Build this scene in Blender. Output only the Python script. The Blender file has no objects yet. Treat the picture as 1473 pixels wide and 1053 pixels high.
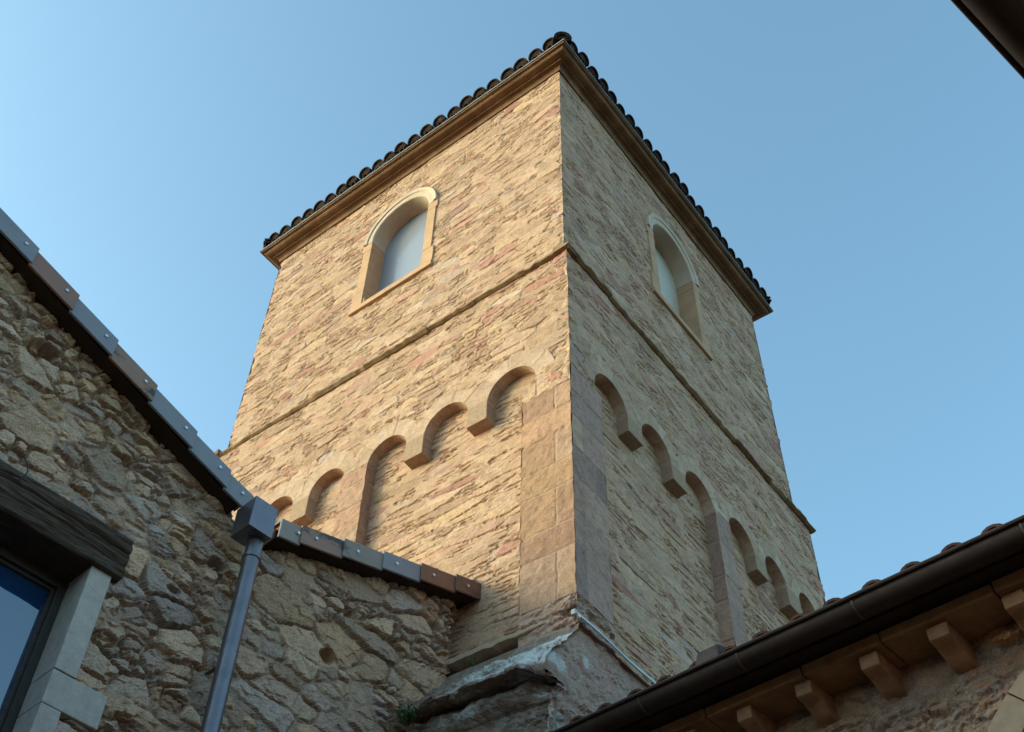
import bpy, math, random
import numpy as np
from mathutils import Vector, Matrix
R = math.radians
random.seed(7)
SC = bpy.context.scene
COL = SC.collection

# ------------------------------------------------------------------ camera
CAM = Vector((3.433, -5.199, -9.103))
cd = bpy.data.cameras.new('camera'); co = bpy.data.objects.new('camera', cd); COL.objects.link(co)
rt = Vector((0.76336, 0.64015, 0.08656)); up = Vector((0.43970, -0.61308, 0.65635)); fw = Vector((-0.47323, 0.46297, 0.74947))
co.matrix_world = Matrix(((rt.x, up.x, -fw.x, CAM.x), (rt.y, up.y, -fw.y, CAM.y), (rt.z, up.z, -fw.z, CAM.z), (0, 0, 0, 1)))
cd.sensor_width = 36; cd.sensor_fit = 'HORIZONTAL'; cd.lens = 1684.65 / 1473 * 36
cd.shift_x = 153.91 / 1473; cd.shift_y = 27.19 / 1473
cd.clip_start = 0.05; cd.clip_end = 3000
SC.camera = co

# ------------------------------------------------------------------ sky, sun, exposure
SUN_AZ, SUN_EL = 232.0, 17.0        # compass style: 0 = +Y, clockwise
w = bpy.data.worlds.new('World'); SC.world = w; w.use_nodes = True
nt = w.node_tree; nt.nodes.clear()
sky = nt.nodes.new('ShaderNodeTexSky'); sky.sky_type = 'NISHITA'; sky.sun_disc = False
sky.sun_elevation = R(SUN_EL); sky.sun_rotation = R(SUN_AZ); sky.altitude = 300; sky.air_density = 1.0; sky.dust_density = 2.6; sky.ozone_density = 1.0
bg = nt.nodes.new('ShaderNodeBackground'); bg.inputs['Strength'].default_value = 0.15
out = nt.nodes.new('ShaderNodeOutputWorld')
tn = nt.nodes.new('ShaderNodeMix'); tn.data_type = 'RGBA'; tn.blend_type = 'MULTIPLY'; tn.inputs[0].default_value = 1.0; tn.inputs[7].default_value = (.80, 1.03, .95, 1)
nt.links.new(sky.outputs[0], tn.inputs[6]); nt.links.new(tn.outputs[2], bg.inputs[0]); nt.links.new(bg.outputs[0], out.inputs[0])
sl = bpy.data.lights.new('sun', 'SUN'); sl.energy = 0.78; sl.angle = R(24); sl.color = (1.0, 0.81, 0.55)
so = bpy.data.objects.new('sun', sl); COL.objects.link(so)
sd = Vector((math.sin(R(SUN_AZ)) * math.cos(R(SUN_EL)), math.cos(R(SUN_AZ)) * math.cos(R(SUN_EL)), math.sin(R(SUN_EL))))
so.rotation_euler = sd.to_track_quat('Z', 'Y').to_euler(); so.location = (-20, -20, 20)
SC.view_settings.view_transform = 'Standard'; SC.view_settings.look = 'None'
SC.view_settings.exposure = 1.53; SC.view_settings.gamma = 1.0; SC.view_settings.use_curve_mapping = False

# ------------------------------------------------------------------ materials
class NT:
    def __init__(s, name):
        s.m = bpy.data.materials.new(name); s.m.use_nodes = True; s.t = s.m.node_tree
        s.b = s.t.nodes['Principled BSDF']
    def n(s, typ, **kw):
        x = s.t.nodes.new(typ)
        for k, v in kw.items(): setattr(x, k, v)
        return x
    def l(s, a, b): s.t.links.new(a, b)
    def val(s, x, sock):
        if isinstance(x, (int, float)): sock.default_value = x
        elif isinstance(x, (tuple, list)): sock.default_value = (*x[:3], 1) if sock.type == 'RGBA' else x
        else: s.l(x, sock)
    def mix(s, f, a, b, mode='MIX'):
        x = s.n('ShaderNodeMix', data_type='RGBA', blend_type=mode)
        s.val(f, x.inputs[0]); s.val(a, x.inputs[6]); s.val(b, x.inputs[7]); return x.outputs[2]
    def ramp(s, f, pts, interp='LINEAR'):
        x = s.n('ShaderNodeValToRGB'); r = x.color_ramp; r.interpolation = interp
        while len(r.elements) > 1: r.elements.remove(r.elements[-1])
        for i, (p, c) in enumerate(pts):
            e = r.elements[0] if i == 0 else r.elements.new(p)
            e.position = p; e.color = (*c, 1) if isinstance(c, (tuple, list)) else (c, c, c, 1)
        s.val(f, x.inputs[0]); return x.outputs[0]
    def noise(s, scale, det=4, rough=.6, vec=None, dist=0):
        x = s.n('ShaderNodeTexNoise'); x.inputs['Scale'].default_value = scale; x.inputs['Detail'].default_value = det
        x.inputs['Roughness'].default_value = rough; x.inputs['Distortion'].default_value = dist
        s.l(vec if vec is not None else s.co(), x.inputs['Vector']); return x.outputs['Fac']
    def co(s):
        if not hasattr(s, '_c'): s._c = s.n('ShaderNodeTexCoord').outputs['Object']
        return s._c
    def stretch(s, sc):
        x = s.n('ShaderNodeMapping'); x.inputs['Scale'].default_value = sc; s.l(s.co(), x.inputs['Vector']); return x.outputs[0]
    def bump(s, h, strength, dist):
        x = s.n('ShaderNodeBump'); x.inputs['Strength'].default_value = strength; x.inputs['Distance'].default_value = dist
        s.l(h, x.inputs['Height'])
        if s.b.inputs['Normal'].is_linked: s.l(s.b.inputs['Normal'].links[0].from_socket, x.inputs['Normal'])
        s.l(x.outputs[0], s.b.inputs['Normal'])

def masonry(name, pal, mortar, stain=(.30, .24, .17), stain_amt=.35, fine=50, rough=.92, lich=None, vr=(.70, 1.12)):
    """Stone colours come from the per-stone random numbers stored on the mesh; mortar from its mask."""
    hue = lambda c: (min(.7, c[0] * 1.03), c[1] * .975, c[2] * 1.01)
    pal = [(p_, hue(c)) for p_, c in pal]; mortar = hue(mortar); stain = hue(stain)
    k = NT(name)
    a = k.n('ShaderNodeAttribute', attribute_name='sd'); sp = k.n('ShaderNodeSeparateColor'); k.l(a.outputs['Color'], sp.inputs[0])
    col = k.ramp(sp.outputs[0], pal)
    v = k.ramp(sp.outputs[1], [(0, (vr[0],) * 3), (1, (vr[1],) * 3)])
    col = k.mix(1.0, col, v, 'MULTIPLY')
    big = k.ramp(k.noise(1.7, 5, .62), [(.40, 0.0), (.72, 1.0)])
    st = k.n('ShaderNodeMath', operation='MULTIPLY'); k.l(big, st.inputs[0]); st.inputs[1].default_value = stain_amt
    col = k.mix(st.outputs[0], col, stain)
    mid = k.ramp(k.noise(14, 5, .7), [(.25, (.66, .63, .60)), (.52, (1, 1, 1)), (.8, (1.20, 1.18, 1.14))])
    col = k.mix(1.0, col, mid, 'MULTIPLY')
    mm = k.mix(1.0, mortar, k.ramp(k.noise(30, 4, .7), [(.3, (.78, .78, .78)), (.7, (1.12, 1.12, 1.12))]), 'MULTIPLY')
    col = k.mix(sp.outputs[2], mm, col)
    f2 = k.ramp(k.noise(fine * 2.2, 3, .7), [(.28, (.58, .56, .54)), (.5, (1, 1, 1)), (.76, (1.24, 1.23, 1.20))])
    col = k.mix(1.0, col, f2, 'MULTIPLY')
    if lich:
        ad = k.n('ShaderNodeMath', operation='MULTIPLY_ADD'); k.l(a.outputs['Alpha'], ad.inputs[0]); ad.inputs[1].default_value = .30; k.l(k.noise(lich[1], 8, .75), ad.inputs[2])
        lm = k.ramp(ad.outputs[0], [(lich[2], 0.0), (lich[2] + .16, .9)])
        col = k.mix(lm, col, lich[0])
    k.l(col, k.b.inputs['Base Color']); k.b.inputs['Roughness'].default_value = rough
    k.b.inputs['Specular IOR Level'].default_value = .25
    k.bump(k.noise(fine, 6, .7), .55, .012); k.bump(k.noise(fine * 4, 3, .6), .35, .003)
    return k.m

def plain(name, col, rough=.6, metal=0, var=.25, scale=9, bumpd=0, spec=.5, col2=None, c2=(.5, .62), stretch=None):
    k = NT(name); vec = k.stretch(stretch) if stretch else None
    c = k.mix(1.0, col, k.ramp(k.noise(scale, 5, .65, vec), [(.25, 1 - var), (.75, 1 + var)]), 'MULTIPLY')
    if col2: c = k.mix(k.ramp(k.noise(scale * .6, 6, .7, vec), [(c2[0], 0.0), (c2[1], 1.0)]), c, col2)
    k.l(c, k.b.inputs['Base Color'])
    k.l(k.ramp(k.noise(scale * 2.3, 4, .6, vec), [(.3, max(0, rough - .1)), (.7, min(1, rough + .12))]), k.b.inputs['Roughness'])
    k.b.inputs['Metallic'].default_value = metal; k.b.inputs['Specular IOR Level'].default_value = spec
    if bumpd: k.bump(k.noise(scale * 4, 6, .7, vec), .6, bumpd)
    return k.m

M = {}
M['tower'] = masonry('tower_rubble', [(0, (.51, .36, .235)), (.18, (.475, .33, .21)), (.36, (.44, .30, .205)), (.5, (.53, .395, .28)), (.62, (.46, .295, .215)), (.74, (.50, .35, .235)), (.84, (.445, .265, .20)), (.90, (.40, .20, .155)), (.945, (.40, .315, .275)), (1, (.56, .43, .325))], (.505, .365, .25), stain=(.43, .275, .20), stain_amt=.32, vr=(.78, 1.12))
M['ashlar'] = masonry('pilaster_ashlar', [(0, (.44, .295, .195)), (.25, (.40, .245, .175)), (.45, (.46, .295, .17)), (.62, (.37, .22, .16)), (.8, (.45, .325, .225)), (1, (.41, .245, .18))], (.47, .35, .245), stain=(.31, .185, .13), stain_amt=.55, fine=60, vr=(.76, 1.12))
M['ashlar_right'] = masonry('pilaster_brown_ashlar', [(0, (.46, .315, .24)), (.25, (.37, .26, .215)), (.5, (.44, .275, .21)), (.7, (.31, .225, .195)), (.85, (.48, .345, .25)), (1, (.40, .27, .225))], (.50, .37, .285), stain=(.30, .20, .155), stain_amt=.5, fine=60, vr=(.80, 1.2))
M['pale'] = masonry('pale_arch_stone', [(0, (.52, .38, .275)), (.5, (.48, .35, .25)), (1, (.53, .405, .305))], (.37, .265, .18), stain=(.41, .28, .185), stain_amt=.4, fine=60, vr=(.84, 1.08))
M['house'] = masonry('house_rubble', [(0, (.54, .375, .235)), (.2, (.46, .325, .22)), (.38, (.41, .31, .24)), (.52, (.57, .42, .285)), (.66, (.40, .325, .275)), (.8, (.50, .325, .19)), (.92, (.43, .36, .32)), (1, (.29, .21, .17))], (.37, .275, .20), stain=(.29, .205, .145), stain_amt=.38, fine=45, vr=(.76, 1.2))
M['right'] = masonry('right_rubble', [(0, (.46, .31, .20)), (.3, (.38, .27, .20)), (.5, (.50, .265, .11)), (.62, (.40, .30, .24)), (.8, (.37, .235, .18)), (1, (.50, .285, .14))], (.40, .315, .255), stain=(.31, .225, .175), stain_amt=.3, fine=45)
M['base'] = masonry('base_rubble', [(0, (.45, .32, .225)), (.3, (.42, .27, .205)), (.55, (.39, .30, .245)), (.8, (.44, .25, .195)), (1, (.41, .32, .26))], (.42, .32, .25), stain=(.30, .225, .20), stain_amt=.5, fine=45, lich=((.54, .55, .54), 7.0, .66), vr=(.78, 1.12))
M['old_cornice'] = masonry('lichen_cornice', [(0, (.36, .275, .205)), (.5, (.27, .21, .165)), (1, (.38, .30, .25))], (.3, .27, .24), stain=(.12, .09, .07), stain_amt=.55, fine=55, lich=((.58, .61, .62), 7.0, .66))
M['trim'] = plain('tan_window_stone', (.47, .29, .18), .85, var=.16, scale=7, bumpd=.004, spec=.25)
M['trim_pale'] = plain('white_arch_stone', (.52, .41, .325), .85, var=.14, scale=6, bumpd=.004, spec=.25)
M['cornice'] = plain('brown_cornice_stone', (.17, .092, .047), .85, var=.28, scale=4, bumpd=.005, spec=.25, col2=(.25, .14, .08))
M['string'] = plain('shade_browned_string_stone', (.24, .155, .09), .9, var=.4, scale=9, bumpd=.008, spec=.2, col2=(.27, .19, .115), c2=(.54, .66))  # stone darkened to a brown that carries the shade of its underside
M['lead'] = plain('lead_sheet', (.17, .16, .16), .6, metal=.2, var=.2, scale=10)
M['white_flash'] = plain('pale_flashing', (.44, .45, .47), .55, var=.2, scale=12)
M['tile_dark'] = plain('dark_barrel_tile', (.042, .026, .021), .95, var=.45, scale=8, bumpd=.006, spec=.1, col2=(.10, .085, .065), c2=(.56, .66))
M['tile_brown'] = plain('dark_brown_clay_tile', (.11, .050, .036), .85, var=.35, scale=10, bumpd=.004, spec=.25)
M['tile_red'] = plain('red_clay_tile', (.32, .13, .07), .85, var=.3, scale=10, bumpd=.004, spec=.25)
M['panel'] = plain('frosted_panel', (.24, .265, .335), .16, var=.04, scale=3, spec=.7)
M['panel_cream'] = plain('cream_panel', (.52, .47, .41), .5, var=.05, scale=3)
M['wood_dark'] = plain('old_oak', (.080, .050, .034), .8, var=.6, scale=6, bumpd=.02, spec=.3, stretch=(14, 1.2, 14), col2=(.13, .12, .115), c2=(.53, .72))
M['jamb'] = plain('dressed_white_stone', (.48, .42, .37), .85, var=.2, scale=18, bumpd=.008, spec=.25)
M['frame_dark'] = plain('dark_window_frame', (.035, .028, .024), .5, var=.2, scale=12)
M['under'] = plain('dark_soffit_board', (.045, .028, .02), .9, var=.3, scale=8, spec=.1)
M['copper'] = plain('brown_copper', (.13, .095, .085), .38, metal=.75, var=.25, scale=7)
M['copper_pipe'] = plain('brown_copper_pipe', (.175, .16, .18), .36, metal=.7, var=.2, scale=9)
M['gutter'] = plain('dark_brown_gutter', (.050, .029, .024), .66, metal=.35, var=.25, scale=8)
M['solder'] = plain('gutter_solder', (.10, .08, .07), .55, metal=.5, var=.2, scale=20)
M['corbel'] = plain('brown_corbel_stone', (.42, .215, .125), .88, var=.4, scale=11, bumpd=.010, spec=.2, col2=(.36, .20, .12))
M['eave'] = plain('brown_eave_stone', (.34, .18, .085), .88, var=.35, scale=9, bumpd=.008, spec=.2, col2=(.30, .17, .09))
M['archstone'] = plain('tan_arch_stone', (.46, .335, .245), .88, var=.15, scale=16, bumpd=.004, spec=.2)
M['cable'] = plain('black_cable', (.02, .02, .02), .6, var=.1)
M['screw'] = plain('zinc_screw', (.62, .64, .66), .35, metal=.8, var=.1)
M['ground'] = plain('courtyard_paving', (.08, .068, .056), .9, var=.3, scale=1.5, bumpd=.01, spec=.2)
M['leaf'] = plain('green_leaf', (.045, .085, .02), .6, var=.4, scale=30)
M['plaster'] = plain('rough_plaster', (.24, .20, .155), .92, var=.25, scale=3, bumpd=.01, spec=.2)
def glass():
    k = NT('window_glass'); k.b.inputs['Base Color'].default_value = (.008, .045, .13, 1); k.b.inputs['Roughness'].default_value = .03  # blue base colour paints in part of the sky reflection
    k.b.inputs['IOR'].default_value = 1.9; k.b.inputs['Specular IOR Level'].default_value = .8; return k.m
M['glass'] = glass()
VT = {}
for nm, c, mt, c2 in (('grey', (.20, .20, .235), .0, None), ('brown', (.24, .125, .095), .0, None), ('weathered', (.25, .14, .10), .0, (.035, .028, .026)),
                  ('taupe', (.24, .195, .175), .0, None), ('grey_weathered', (.215, .175, .155), .0, (.06, .055, .055)), ('red', (.19, .075, .05), .0, None), ('dark_red', (.13, .065, .052), .0, (.05, .03, .028))):
    VT[nm] = plain('verge_' + nm, c, .5, metal=mt, var=.1, scale=5, spec=.5, col2=c2, c2=(.52, .60), stretch=(1, 1, 2.2) if c2 else None)

# ------------------------------------------------------------------ object helpers
def tag(o, label=None, cat=None, group=None, kind=None):
    if label: o['label'] = label
    if cat: o['category'] = cat
    if group: o['group'] = group
    if kind: o['kind'] = kind
    return o
def empty(name, loc, label, cat, group=None):
    o = bpy.data.objects.new(name, None); COL.objects.link(o); o.location = loc; o.empty_display_size = .3
    return tag(o, label, cat, group)
def link(name, me, mat, parent=None, smooth=False, label=None):
    if mat: me.materials.append(mat)
    if smooth: me.polygons.foreach_set('use_smooth', [True] * len(me.polygons))
    o = bpy.data.objects.new(name, me); COL.objects.link(o)
    if parent:
        o.parent = parent
        root = parent
        off = Vector((0, 0, 0))
        while root: off += root.location; root = root.parent
        o.location = -off
    if label: o['label'] = label
    return o
class MB:
    """collects verts and faces in world coordinates"""
    def __init__(s): s.v = []; s.f = []
    def add(s, vs, fs):
        b = len(s.v); s.v += [tuple(x) for x in vs]; s.f += [tuple(b + i for i in f) for f in fs]; return s
    def box(s, o, ex, ey, ez):
        o, ex, ey, ez = map(Vector, (o, ex, ey, ez))
        vs = [o + ex * a + ey * b + ez * c for c in (0, 1) for b in (0, 1) for a in (0, 1)]
        return s.add(vs, [(0, 2, 3, 1), (4, 5, 7, 6), (0, 1, 5, 4), (2, 6, 7, 3), (0, 4, 6, 2), (1, 3, 7, 5)])
    def prism(s, pts, d):
        """pts: planar outline of 3-D points, extruded by the vector d"""
        d = Vector(d); n = len(pts); a = [Vector(p) for p in pts]
        return s.add(a + [p + d for p in a], [tuple(range(n))[::-1], tuple(range(n, 2 * n))] + [(i, (i + 1) % n, n + (i + 1) % n, n + i) for i in range(n)])
    def sweep(s, rings, closed=False, caps=True):
        """rings: list of equal length lists of points; profile open unless closed"""
        n = len(rings[0]); vs = [p for r in rings for p in r]; fs = []
        for i in range(len(rings) - 1):
            for j in range(n if closed else n - 1):
                k = (j + 1) % n
                fs.append((i * n + j, i * n + k, (i + 1) * n + k, (i + 1) * n + j))
        if caps and closed: fs += [tuple(range(n))[::-1], tuple((len(rings) - 1) * n + j for j in range(n))]
        return s.add(vs, fs)
    def tube(s, pts, r, seg=12):
        rings = []; pts = [Vector(p) for p in pts]
        for i, p in enumerate(pts):
            t = (pts[min(i + 1, len(pts) - 1)] - pts[max(i - 1, 0)]).normalized()
            a = t.cross(Vector((0, 0, 1)) if abs(t.z) < .9 else Vector((1, 0, 0))).normalized(); b = t.cross(a)
            rr = r[i] if isinstance(r, (list, tuple)) else r
            rings.append([p + (a * math.cos(2 * math.pi * q / seg) + b * math.sin(2 * math.pi * q / seg)) * rr for q in range(seg)])
        return s.sweep(rings, True)
    def build(s, name, mat, parent=None, smooth=False, label=None, bevel=0, recalc=True):
        me = bpy.data.meshes.new(name); me.from_pydata(s.v, [], s.f)
        import bmesh
        bm = bmesh.new(); bm.from_mesh(me)
        if recalc: bmesh.ops.recalc_face_normals(bm, faces=bm.faces)
        if bevel:
            es = [e for e in bm.edges if len(e.link_faces) == 2 and e.calc_face_angle(0) > .6]
            bmesh.ops.bevel(bm, geom=es, offset=bevel, segments=2, profile=.6, affect='EDGES')
        bm.to_mesh(me); bm.free()
        if smooth:
            me.shade_smooth() if hasattr(me, 'shade_smooth') else None
            o = link(name, me, mat, parent, True, label)
            try: me.set_sharp_from_angle(angle=R(38))
            except Exception: pass
            return o
        return link(name, me, mat, parent, False, label)

# ------------------------------------------------------------------ stone relief
rng = np.random.RandomState(11)
TAB = rng.rand(8, 512, 512).astype(np.float32)
def hsh(i, j, k): return TAB[k % 8][(i + 131 * (k // 8) + 37) & 511, (j + 57 * (k // 8) + 91) & 511]
def vnoise(x, y, k):
    xi = np.floor(x).astype(np.int64); yi = np.floor(y).astype(np.int64); fx = x - xi; fy = y - yi
    fx = fx * fx * (3 - 2 * fx); fy = fy * fy * (3 - 2 * fy)
    a = hsh(xi, yi, k); b = hsh(xi + 1, yi, k); c = hsh(xi, yi + 1, k); d = hsh(xi + 1, yi + 1, k)
    return (a + (b - a) * fx + (c - a) * fy + (a - b - c + d) * fx * fy) - .5
def fbm(x, y, f, o, k, g=.5):
    r = 0; a = 1
    for i in range(o): r = r + a * vnoise(x * f + 13.7 * i, y * f + 5.1 * i, k + i); f *= 2.03; a *= g
    return r
def sstep(x, a, b):
    t = np.clip((x - a) / (b - a), 0, 1); return t * t * (3 - 2 * t)
def voronoi(U, V, a, b, k, jit=.8, drop=.25, p=2.6, reach=2):
    gy = V / b; jy = np.floor(gy).astype(np.int64)
    F1 = np.full(U.shape, 9., np.float32); F2 = F1.copy(); I = np.zeros(U.shape, np.int64); J = I.copy(); SX = np.zeros(U.shape, np.float32); SY = SX.copy()
    for dj in range(-reach, reach + 1):
        j = jy + dj; off = hsh(j, j * 0 + 3, k + 5) * 3
        gx = U / a - off; ix = np.floor(gx).astype(np.int64)
        for di in range(-reach, reach + 1):
            i = ix + di
            sx = i + .5 + jit * (hsh(i, j, k) - .5); sy = j + .5 + jit * .8 * (hsh(i, j, k + 1) - .5)
            dx = gx - sx; dy = gy - sy
            d = (np.abs(dx) ** p + np.abs(dy) ** p) ** (1 / p) - .22 * hsh(i, j, k + 3)
            d = np.where(hsh(i, j, k + 2) < drop, 9., d)
            c1 = d < F1
            F2 = np.where(c1, F1, np.minimum(F2, d)); F1 = np.where(c1, d, F1)
            I = np.where(c1, i, I); J = np.where(c1, j, J); SX = np.where(c1, dx, SX); SY = np.where(c1, dy, SY)
    return F1, F2, I, J, SX, SY
def rubble(a, b, k, depth=.03, prot=.02, tilt=.02, joint=.02, warp=.02, rough=.006, drop=.25, jit=.8, flush=.5, p=2.6, cavities=(), facet=0, fs=.3, edge=0., hmin=.45, split=.55, sa=.48, sb=.5, gf=4.2, go=3):
    """irregular walling: returns height, three random numbers per stone and the stone/mortar mask"""
    def f(U, V):
        wu = U + warp * 1.5 * fbm(U, V, 3.1, 2, k + 2) + warp * .7 * fbm(U, V, 14, 3, k + 9, .6); wv = V + warp * fbm(U, V, 2.3, 2, k + 4) + warp * .45 * fbm(U, V, 16, 3, k + 11, .6)
        F1, F2, I, J, SX, SY = voronoi(wu, wv, a, b, k, jit, drop, p)
        e = (F2 - F1) * b * .5
        if split:
            q1, q2, qi, qj, qx, qy = voronoi(wu, wv, a * sa, b * sb, k + 40, jit, drop * .7, p)
            sp_ = hsh(I, J, k + 17) < split
            e2 = (q2 - q1) * b * sb * .5
            e = np.where(sp_, np.minimum(e, e2), e); I = np.where(sp_, qi + 7000, I); J = np.where(sp_, qj + 3000, J)
            SX = np.where(sp_, qx * sa, SX); SY = np.where(sp_, qy * sb, SY)
        e = e + rough * .9 * fbm(U, V, 40, 3, k + 6, .65)
        r1 = hsh(I, J, k + 12); r2 = hsh(I, J, k + 13); r3 = hsh(I, J, k + 14); r4 = hsh(I, J, k + 15)
        m = sstep(e, joint * .15, joint)
        hz = sstep(np.abs(SY) / (np.abs(SX) + np.abs(SY) + 1e-4), .30, .62)
        gate = 1 - flush * sstep(fbm(U * .55, V, gf, go, k + 3) + .35 * (r2 - .5), -.14, .16)
        top = prot * (r2 - .5) * 2 + tilt * ((r3 - .8) * SY * 2 + (r4 - .5) * SX * 1.2) + rough * 1.3 * fbm(U, V, 12, 4, k + 7, .62) + rough * 1.1 * fbm(U, V * 1.5, 38, 3, k + 8, .7)
        if facet:
            g1, g2, I2, J2, tx, ty = voronoi(wu + .4 * r1, wv + .3 * r2, a * fs, b * fs * 1.3, k + 21, .95, .15, 2.0, 2)
            top = top + facet * ((hsh(I2, J2, k + 30) - .5) * .7 + (hsh(I2, J2, k + 31) - .5) * tx * 1.3 + (hsh(I2, J2, k + 32) - .62) * ty * 1.6)
        top = top - edge * np.exp(-np.maximum(e, 0) / .016) * (.4 + .6 * r1)
        mo = -depth * gate * (hmin + (1 - hmin) * hz) + rough * fbm(U, V, 30, 3, k + 5)
        h = mo + (np.maximum(top, mo) - mo) * m
        for (cu, cv, ru, rv, dd) in cavities:
            q = ((U - cu) / ru) ** 2 + ((V - cv) / rv) ** 2 + .6 * fbm(U, V, 7, 3, k + 1)
            h = h - dd * (1 - sstep(q, .5, 1.1))
        return h, r1, r4, sstep(e, joint * .1, joint * .7), r3
    return f
def ashlar(rows, splits, joint=.008, depth=.008, k=3, rough=.003):
    """squared blocks: rows = list of z edges (descending), splits = function(row, U) -> list of joint positions"""
    def f(U, V):
        rows_ = np.array(sorted(rows)); ri = np.clip(np.searchsorted(rows_, V) - 1, 0, len(rows_) - 2)
        vw = V + .004 * fbm(U, V, 9, 2, k)
        e = np.minimum(np.abs(vw - rows_[ri]), np.abs(rows_[ri + 1] - vw)); cid = np.zeros(U.shape, np.int64)
        for r in range(len(rows_) - 1):
            for s_ in splits(r):
                q = ri == r
                e = np.where(q, np.minimum(e, np.abs(U - s_ + .004 * fbm(V, U, 9, 2, k + 1))), e); cid = np.where(q & (U > s_), cid + 1, cid)
        e = e + .004 * fbm(U, V, 30, 2, k + 4)
        r1 = hsh(ri * 7 + 3, cid, k + 2); r2 = hsh(ri * 5 + 1, cid, k + 3); m = sstep(e, joint * .3, joint * 1.6)
        h = -depth * (1 - m) + rough * 2 * fbm(U, V, 12, 4, k + 5, .6) + .008 * (r2 - .5) * m
        return h, r1, r2, sstep(e, joint * .3, joint * 1.2), r2
    return f
SMOOTH = False
def attr(me, r, g, b, a):
    at = me.color_attributes.new('sd', 'FLOAT_COLOR', 'POINT')
    at.data.foreach_set('color', np.stack([r, g, b, a], 1).astype(np.float32).ravel())
def relief(name, parent, mat, o, eu, ev, n, u0, u1, v0, v1, res, stones, mask=None, fade=.015, fades='lrbt', label=None, extra=None, lm=None, chip=(0, 0)):
    """a wall face as a displaced grid; mask(U,V) -> True where wall stands"""
    nu = max(2, int(round((u1 - u0) / res)) + 1); nv = max(2, int(round((v1 - v0) / res)) + 1)
    U, V = np.meshgrid(np.linspace(u0, u1, nu), np.linspace(v0, v1, nv), indexing='ij'); U = U.ravel(); V = V.ravel()
    h, r1, r2, m, r3 = stones(U, V)
    if extra: h = h + extra(U, V)
    r3 = lm(U, V) if lm else r3 * 0
    if fade:
        d = np.full(U.shape, 9.)
        if 'l' in fades: d = np.minimum(d, U - u0)
        if 'r' in fades: d = np.minimum(d, u1 - U)
        if 'b' in fades: d = np.minimum(d, V - v0)
        if 't' in fades: d = np.minimum(d, v1 - V)
        h = h * sstep(d, 0, fade)
    du = np.zeros(U.shape)
    for sg, kk, dist in ((-1, chip[0], U - u0), (1, chip[1], u1 - U)):
        if kk:
            c_ = .018 * (hsh(np.floor(V / .11 + .6 * fbm(V, V * 0, 3, 2, kk)).astype(np.int64), np.full(V.shape, kk, np.int64), kk) - .62) + .014 * fbm(V, V * 0 + kk, 16, 3, kk)
            w_ = 1 - sstep(dist, 0, .07); h = h + c_ * w_; du = du + sg * c_ * w_
    o = np.array(o, float); eu = np.array(eu, float); ev = np.array(ev, float); n = np.array(n, float)
    P = o + (U + du)[:, None] * eu + V[:, None] * ev + h[:, None] * n
    idx = np.arange(nu * nv).reshape(nu, nv)
    q = np.stack([idx[:-1, :-1], idx[1:, :-1], idx[1:, 1:], idx[:-1, 1:]], -1).reshape(-1, 4)
    if np.dot(np.cross(eu, ev), n) < 0: q = q[:, ::-1]
    if mask is not None:
        k = mask(U, V); q = q[k[q].all(1)]
    used = np.zeros(nu * nv, bool); used[q.ravel()] = True; rm = np.cumsum(used) - 1; q = rm[q]; P = P[used]
    me = bpy.data.meshes.new(name); me.vertices.add(len(P)); me.vertices.foreach_set('co', P.astype(np.float32).ravel())
    me.loops.add(q.size); me.loops.foreach_set('vertex_index', q.ravel().astype(np.int32)); me.polygons.add(len(q))
    me.polygons.foreach_set('loop_start', np.arange(0, q.size, 4, dtype=np.int32)); me.update(calc_edges=True)
    me.polygons.foreach_set('use_smooth', np.full(len(q), SMOOTH))
    attr(me, r1[used], r2[used], m[used], r3[used])
    return link(name, me, mat, parent, False, label)

# ------------------------------------------------------------------ ground
GZ = -10.7
g = MB(); g.add([(-400, -400, GZ), (400, -400, GZ), (400, 400, GZ), (-400, 400, GZ)], [(0, 1, 2, 3)])
tag(g.build('ground', M['ground']), kind='structure')

# ================================================================== BELL TOWER
WL, WR, SB, ZT = 4.76, 4.672, 0.084, 3.837
DEP = 0.11
tower = empty('bell_tower', (-WL / 2, WR / 2, GZ), 'tall square stone bell tower with tiled roof and arched openings', 'tower')
TS = rubble(.25, .092, 20, depth=.015, prot=.004, tilt=.004, joint=.0075, warp=.020, rough=.0034, drop=.34, flush=1.04, facet=.003, fs=.5, hmin=.4, split=.5, gf=9.0, go=2)
TS2 = rubble(.25, .088, 28, depth=.015, prot=.004, tilt=.004, joint=.0075, warp=.020, rough=.0034, drop=.34, flush=1.04, facet=.003, fs=.5, hmin=.4, split=.5, gf=9.0, go=2)
TS3 = rubble(.34, .070, 36, depth=.018, prot=.004, tilt=.005, joint=.0075, warp=.012, rough=.0032, drop=.34, flush=1.02, facet=.003, fs=.5, hmin=.22, split=.5, sa=.6, gf=8.0, go=2)
X, Y, Z = (1, 0, 0), (0, 1, 0), (0, 0, 1); NX, NY = (-1, 0, 0), (0, -1, 0)
RES = .0092
WC_L, WC_R, WRAD, WSILL, WSPR = -2.394, 2.385, .4385, 1.394, 2.672
def win_mask(c):
    def f(U, V):
        r = WRAD + .05
        inside = (np.abs(U - c) < r) & (V > WSILL - .03) & (V < WSPR)
        inside |= ((U - c) ** 2 + (V - WSPR) ** 2 < r * r) & (V >= WSPR)
        return ~inside
    return f
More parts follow.
